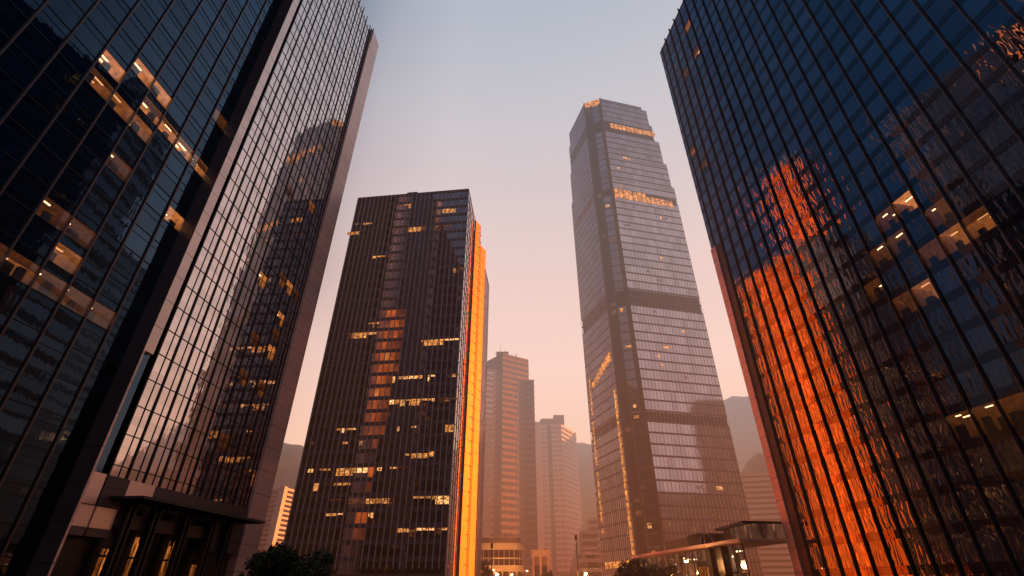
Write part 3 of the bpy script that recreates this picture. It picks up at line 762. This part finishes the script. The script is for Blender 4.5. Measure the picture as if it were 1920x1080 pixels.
# small far buildings below the central hill
for i, (px, py, w, h, lab) in enumerate(((1092, 1000, 7, 0, 'small pale block beside the foot of the tallest tower'), (1104, 975, 6, 0, 'round topped small tower low behind the tallest tower'), (1090, 1040, 8, 0, 'lowest small block with lit windows left of the tallest tower'))):
    hz = (24, 34, 13)[i]; s = survey(px, py, hz)
    banded('small_building', lab, 'building', [s, (s[0]+w, s[1]), (s[0]+w, s[1]+12), (s[0], s[1]+12)], hz, 3.4, .4, M['lit_dim'] if i == 2 else M['glass_far'], M['pale'], proud=.3)

# =================================================================== GLASS PAVILION on the right
pvA = (41.5, 82.0); pvaz = R(-6.5)
dv = facing(pvaz)
pav = thing('pavilion', 'low glass pavilion with warm interior and flat roofs below the tallest tower', 'pavilion', (pvA[0], pvA[1], 0), math.atan2(dv[1], dv[0]))
# local X away from camera, local Y to the left (towards the plaza)
for k in range(4, 20):
    m = MB(); m.quad((3.4*k+.08, 0, .4), (3.4*k+3.32, 0, .4), (3.4*k+3.32, 0, 7.9), (3.4*k+.08, 0, 7.9)); m.build('glazing_bay', M['pavilion_glass'], pav)
    m = MB(); m.box(3.4*k-.07, -.1, 0, 3.4*k+.07, .16, 8.1); m.build('mullion', M['fin_right'], pav)
m = MB(); m.box(13.6, -.4, 3.7, 68, .1, 3.9); m.build('transom', M['fin_right'], pav)
m = MB(); m.box(11.5, -9, 8.3, 70, 1.5, 8.7); m.build('roof', M['cream'], pav)
m = MB(); m.box(11.4, 1.5, 8.2, 70.1, 1.6, 8.75); m.build('fascia', M['pale'], pav)
m = MB(); m.box(11.5, -8, 8.75, 19.0, -1.2, 11.0); m.build('upper_room', M['pavilion_glass'], pav)
m = MB(); m.prism([(11, -9), (24.5, -9), (24.5, -1.0), (11, .6)], 11.0, 11.4); m.build('upper_roof', M['fin_dark'], pav)
m = MB(); m.box(19.0, -6, 8.75, 22.5, -1.6, 10.95); m.build('plant_room', M['black'], pav)
m = MB(); m.box(34, -5, 8.75, 46, .6, 10.6); m.build('upper_room', M['stone_dark'], pav)
m = MB(); m.box(28, -5, 8.75, 33.8, .6, 10.9); m.build('plant_room', M['black'], pav)
for x, w in ((18.5, 2.4), (23.0, 1.6)):
    m = MB(); m.box(x, .25, 0, x+w, 1.6, 8.0); m.build('dark_pillar', M['black'], pav)
m = MB(); m.box(25, .2, 0, 31, .9, 6.0); kk = m.build('entrance_frame', M['black'], pav)
m = MB(); m.box(25.6, .92, 1.5, 26.7, .96, 5.0); m.build('lit_window_or_reflection', M['lobby'], kk)
m = MB(); m.box(27.4, .92, 1.5, 30.3, .96, 5.0); m.build('lit_window_or_reflection', M['lobby'], kk)
for i, (x, z) in enumerate(((14.2, 6.9), (15.4, 6.9), (17.2, 6.2), (33, 6.4), (26, 6.4), (36, 6.5), (44, 5.9), (38, 6.8))):
    m = MB(); m.box(x, .18, z, x+.22, .3, z+.16); m.build('spot_lamp', M['lamp'], pav)
tf = thing('roof_frame', 'small pale tripod frame standing on the pavilion roof', 'frame', (35.8, 101.5, 8.6))
for dx, dy in ((-1.3, -.7), (1.2, -.9), (.2, 1.2)):
    m = MB(); m.bar((dx, dy, 0), (0, 0, 2.6), .05); m.build('leg', M['pale'], tf)
m = MB(); m.bar((-.5, -.27, 1.5), (.47, -.35, 1.5), .035); m.build('brace', M['pale'], tf)

# =================================================================== SURROUNDING TOWERS out of view
def block(name, label, poly, H, fl=3.6, mat='glass_mid', b='spandrel_mid'):
    return banded(name, label, 'office tower', poly, H, fl, .35, M[mat], M[b], proud=.15)
hid, _, _ = block('office_tower', 'unseen tall dark tower added behind the left glass tower for its orange reflection', [(-98, 150), (-80, 150), (-80, 166), (-98, 166)], 200, 7.2)
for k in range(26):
    m = MB(); m.box(-79.8, 151, 8+7.2*k, -79.4, 165.5, 8+7.2*k+6.6); m.build('orange_reflector_panel', M['copper'], hid, (98, -150, 0))  # copper panels added out of view to mirror orange in the right tower
block('office_tower', 'dark slab tower behind the right tower, mirrored in the tallest tower', [(184, 97), (224, 120), (216, 134), (176, 111)], 108, 6)
block('office_tower', 'unseen dark tower added behind the far end of the right tower as a sun block', [(58, 97), (108, 97), (108, 124), (65, 122)], 166, 6)  # added out of view to keep sun off the left tower
block('office_tower', 'wide dark tower closing the plaza behind the viewpoint', [(-52, -75), (95, -75), (95, -105), (-52, -105)], 76, 6)
block('office_tower', 'unseen tall block added far behind the right tower to darken reflections', [(160, 188), (215, 188), (215, 256), (170, 230)], 165, 6)  # added out of view to block sky glow mirrored in the left tower
block('office_tower', 'low dark block behind the right tower, mirrored at the foot of the tallest tower', [(148, 79), (183, 95.5), (176, 107), (141, 91)], 50, 5)

# =================================================================== TREES
def tree(loc, H, cr, ch, seed, label, nleaf=2600, lean=0.0, leaf=.34):
    rnd = random.Random(seed)
    t = thing('tree', label, 'tree', loc, 0, 'trees in the plaza')
    tr = MB(); a = Vector((0, 0, 0)); pts = [a]
    for k in range(5): pts.append(Vector((lean*k*.2+rnd.uniform(-.12, .12), rnd.uniform(-.12, .12), H*.5*(k+1)/5)))
    for k in range(5): tr.bar(pts[k], pts[k+1], .26-.035*k)
    tips = []
    for k in range(9):
        an = rnd.uniform(0, 6.28); s = pts[rnd.randint(2, 5)]
        e = Vector((math.cos(an)*cr*rnd.uniform(.4, .8), math.sin(an)*cr*rnd.uniform(.4, .8), H-ch*rnd.uniform(.25, .85)))
        mdl = (s+e)/2+Vector((0, 0, .4)); tr.bar(s, mdl, .09); tr.bar(mdl, e, .05); tips.append(e)
    tr.build('trunk', M['bark'], t)
    cl = []
    for k in range(26):
        an = rnd.uniform(0, 6.28); rr = cr*math.sqrt(rnd.random())*.92; zz = rnd.random()
        hz = H-ch+ch*zz*(1-.55*(rr/cr)**2)
        cl.append((Vector((math.cos(an)*rr, math.sin(an)*rr, hz)), rnd.uniform(.45, 1.0)*cr*.3, rnd.random()))
    lf = MB()
    for k in range(nleaf):
        c, r, tone_ = rnd.choice(cl)
        d = Vector((rnd.gauss(0, 1), rnd.gauss(0, 1), rnd.gauss(0, .7))); d = d.normalized()*r*rnd.random()**.4
        p = c+d; n = Vector((rnd.gauss(0, 1), rnd.gauss(0, 1), rnd.gauss(0, 1))).normalized(); uu = n.orthogonal().normalized()*leaf*rnd.uniform(.5, 1); vv = n.cross(uu)*.6
        lf.quad(tuple(p-uu), tuple(p-vv), tuple(p+uu), tuple(p+vv), min(1, max(0, tone_*.6+rnd.uniform(0, .4)+d.z*.2)))
    lf.build('crown', M['leaf'], t)
    return t
tree((-23.2, 58, 0), 5.5, 4.6, 3.2, 3, 'broad dark tree in front of the square dark tower', 5200, leaf=.26)
tree((-26.5, 61, 0), 4.4, 3.0, 2.6, 5, 'smaller dark tree beside the left tower end pier', 2600, leaf=.26)
tree((25.0, 112, 0), 6.6, 4.8, 3.6, 9, 'dark tree at the foot of the tallest tower', 3200, leaf=.3)
tree((31.0, 118, 0), 5.8, 3.6, 3.0, 12, 'low dark tree beside the glass pavilion', 2200, leaf=.3)
tree((-8.5, 160, 0), 8.4, 2.6, 5.0, 15, 'narrow dark tree beside the orange side of the square tower', 1800, leaf=.34)
tree((11.4, 185, 0), 7.2, 2.2, 4.6, 17, 'small pale lit tree in front of the grey banded tower', 1500, leaf=.34)

# =================================================================== STREET LAMPS
def lamp(x, y, h, label):
    t = thing('street_lamp', label, 'street lamp', (x, y, 0), 0, 'lamp posts along the road')
    m = MB(); m.bar((0, 0, 0), (0, 0, h), .13); m.build('post', M['black'], t)
    m = MB(); m.box(-.35, -.35, h, .35, .35, h+1.3); m.build('lantern', M['black'], t)
s = survey(922, 1028, 11.0); lamp(s[0], s[1], 11.0, 'dark lamp post in front of the low cream building')
s = survey(1080, 1012, 14.0); lamp(s[0], s[1], 14.0, 'tall thin lamp post in front of the grey banded tower')

def glow_lamp(x, y, h, watts, label):
    t = thing('street_lamp', label, 'street lamp', (x, y, 0), 0, 'lit lamps at street level')
    m = MB(); m.bar((0, 0, 0), (0, 0, h), .1); m.build('post', M['black'], t)
    m = MB(); m.box(-.3, -.3, h+.02, .3, .3, h+.35); m.build('lantern', M['lamp'], t)
    L = bpy.data.lights.new('added_point_light', 'POINT'); L.energy = watts; L.color = (1, .42, .12); L.shadow_soft_size = .5  # point light added to brighten the buildings around it
    o = bpy.data.objects.new('added_point_light', L); col.objects.link(o); o.parent = t; o.location = (0, 0, h-.5)
glow_lamp(-6, 186, 6.2, 9000, 'lit lamp in front of the left end of the low cream building')
glow_lamp(5, 188, 6.0, 9000, 'lit lamp in front of the rounded corner of the low cream building')
glow_lamp(37, 176, 7.6, 9000, 'lit lamp at the left foot of the tallest tower')
glow_lamp(33, 106, 5.6, 2500, 'lit lamp in front of the glass pavilion')
# =================================================================== GROUND AND HILLS
m = MB(); m.quad((-3000, -3000, 0), (3000, -3000, 0), (3000, 3000, 0), (-3000, 3000, 0)); struct(m.build('ground', M['asphalt']))
m = MB(); m.box(-47, -40, .0, 40, 92, .13); struct(m.build('plaza_paving', M['paving']))
from mathutils import noise
def hills(name, r0, r1, prof, seed):
    m = MB(); NA = 360; NR = 14
    def hgt(azd):
        a = azd % 360
        for (a0, e0), (a1, e1) in zip(prof[:-1], prof[1:]):
            if a0 <= a <= a1:
                t = (a-a0)/(a1-a0); t = t*t*(3-2*t); return e0+(e1-e0)*t
        return prof[-1][1]
    P = []
    for i in range(NA):
        azd = i*360/NA; az = R(azd); row = []
        for j in range(NR+1):
            s = j/NR; r = r0+(r1-r0)*s
            env = math.sin(min(1, s/.6)*math.pi/2)*(1 if s < .6 else math.cos((s-.6)/.4*math.pi/2)**.7)
            H = hgt(azd)*env
            x, y = r*math.sin(az), r*math.cos(az)
            nz = noise.fractal(Vector((x*.006+seed, y*.006, 0)), 1.0, 2.1, 5)
            H = max(0, H*(1+.10*nz)) + (noise.noise(Vector((x*.07, y*.07, seed)))*2.5 if env > .1 else 0)
            row.append((x, y, max(-1, H)))
        P.append(row)
    for i in range(NA):
        a = P[i]; b = P[(i+1) % NA]
        for j in range(NR): m.quad(a[j], b[j], b[j+1], a[j+1])
    me = m.mesh(name, M['hill']); 
    o = struct(put(name, me)); return o
def el(r, e): return r*math.tan(R(e))
r = 620
hills('hills', 420, 760, [(0, el(r, 11.5)), (8, el(r, 13.7)), (14, el(r, 13)), (20, el(r, 15)), (25, el(r, 16.8)), (34, el(r, 15.5)), (50, el(r, 5)), (64, el(r, 3)), (100, el(r, 3)), (118, el(r, 10)), (150, el(r, 12)), (180, el(r, 8)), (240, el(r, 17)), (290, el(r, 16)), (320, el(r, 14)), (332, el(r, 13.6)), (336, el(r, 13.2)), (345, el(r, 12)), (360, el(r, 11.5))], 3.0)
hills('foothills', 300, 420, [(0, 2), (15, 20), (22, 50), (26, 76), (34, 70), (60, 30), (120, 20), (240, 30), (300, 25), (335, 20), (345, 6), (360, 2)], 9.0)

# =================================================================== SKY AND SUN
SUN_AZ, SUN_EL = R(80), R(11)
w = bpy.data.worlds.new('World'); sc.world = w; w.use_nodes = True; nt = w.node_tree; nt.nodes.clear()
sky = nn(nt, 'ShaderNodeTexSky'); sky.sky_type = 'NISHITA'; sky.sun_disc = False; sky.sun_elevation = SUN_EL; sky.sun_rotation = SUN_AZ
sky.dust_density = 4; sky.air_density = 1.5
tc = nn(nt, 'ShaderNodeTexCoord'); x, y, z = sep(nt, tc.outputs['Generated'])
h = mth(nt, 'MAXIMUM', mth(nt, 'SQRT', mth(nt, 'ADD', mth(nt, 'MULTIPLY', x, x), mth(nt, 'MULTIPLY', y, y))), .02)
ca = mth(nt, 'DIVIDE', mth(nt, 'ADD', mth(nt, 'MULTIPLY', x, math.sin(GLOW_AZ)), mth(nt, 'MULTIPLY', y, math.cos(GLOW_AZ))), h)
low = mth(nt, 'MULTIPLY', mth(nt, 'MAXIMUM', mth(nt, 'SUBTRACT', .5, z), 0.0), .45)
ca2 = mth(nt, 'ADD', mth(nt, 'MULTIPLY', mth(nt, 'ADD', ca, low), .5), .5, clamp=True)
warm = ramp(nt, z, [(0, (1.0, .45, .27)), (.2, (1.0, .58, .42)), (.38, (.98, .67, .57)), (.52, (.88, .63, .57)), (.66, (.74, .60, .60)), (.76, (.63, .58, .61)), (.86, (.50, .52, .59)), (1, (.38, .43, .53))])
blue = ramp(nt, z, [(0, (.022, .015, .018)), (.2, (.018, .022, .032)), (.5, (.013, .048, .12)), (1, (.028, .08, .17))])
pink = ramp(nt, z, [(0, (.05, .03, .03)), (.3, (.13, .095, .10)), (.7, (.13, .125, .17)), (1, (.04, .08, .16))])
f1 = ramp(nt, ca2, [(0, 0.0), (.55, 0.0), (.72, .07), (.81, .30), (.88, .80), (.94, 1.0)])
f2 = ramp(nt, ca2, [(0, .8), (.12, .5), (.28, 0.0), (1, 0.0)])
c = mixc(nt, f2, blue, pink); c = mixc(nt, f1, c, warm)
cb = mth(nt, 'DIVIDE', mth(nt, 'ADD', mth(nt, 'MULTIPLY', x, math.sin(R(133))), mth(nt, 'MULTIPLY', y, math.cos(R(133)))), h)
f3 = ramp(nt, cb, [(0, 0.0), (.93, 0.0), (.98, 1.0), (1, 1.0)])
rosy = ramp(nt, z, [(0, (.50, .30, .26)), (.3, (.62, .44, .43)), (.6, (.50, .42, .47)), (.8, (.12, .14, .2)), (1, (.04, .08, .16))])
c = mixc(nt, f3, c, rosy)
cn = nn(nt, 'ShaderNodeTexNoise'); cn.inputs['Scale'].default_value = 1.6; cn.inputs['Detail'].default_value = 5
cmp_ = nn(nt, 'ShaderNodeMapping'); cmp_.inputs['Scale'].default_value = (1, 1, 3.5); nt.links.new(tc.outputs['Generated'], cmp_.inputs[0]); nt.links.new(cmp_.outputs[0], cn.inputs['Vector'])
c = mixc(nt, 1.0, c, ramp(nt, cn.outputs[0], [(.3, (.95, .955, .965)), (.7, (1.0, 1.0, 1.0))]), 'MULTIPLY')
nis = mixc(nt, 1.0, sky.outputs[0], (.004, .004, .004), 'MULTIPLY')
c = mixc(nt, 1.0, c, nis, 'ADD')
bg = nn(nt, 'ShaderNodeBackground'); nt.links.new(c, bg.inputs[0]); bg.inputs[1].default_value = 1.0
o = nn(nt, 'ShaderNodeOutputWorld'); nt.links.new(bg.outputs[0], o.inputs[0])
sl = bpy.data.lights.new('sun', 'SUN'); so = bpy.data.objects.new('sun', sl); col.objects.link(so)
sl.energy = 8.0; sl.angle = R(.6); sl.color = (1, .32, .07)
d = Vector((math.sin(SUN_AZ)*math.cos(SUN_EL), math.cos(SUN_AZ)*math.cos(SUN_EL), math.sin(SUN_EL)))
so.rotation_euler = d.to_track_quat('Z', 'Y').to_euler()

sc.view_settings.view_transform = 'Standard'; sc.view_settings.look = 'None'; sc.view_settings.exposure = 0
sc.render.engine = 'CYCLES'
cy = sc.cycles; cy.use_denoising = True; cy.max_bounces = 7; cy.glossy_bounces = 6; cy.diffuse_bounces = 2; cy.transmission_bounces = 1
cy.sample_clamp_indirect = 6; cy.caustics_reflective = True; cy.blur_glossy = 0.0
sc.render.use_persistent_data = False
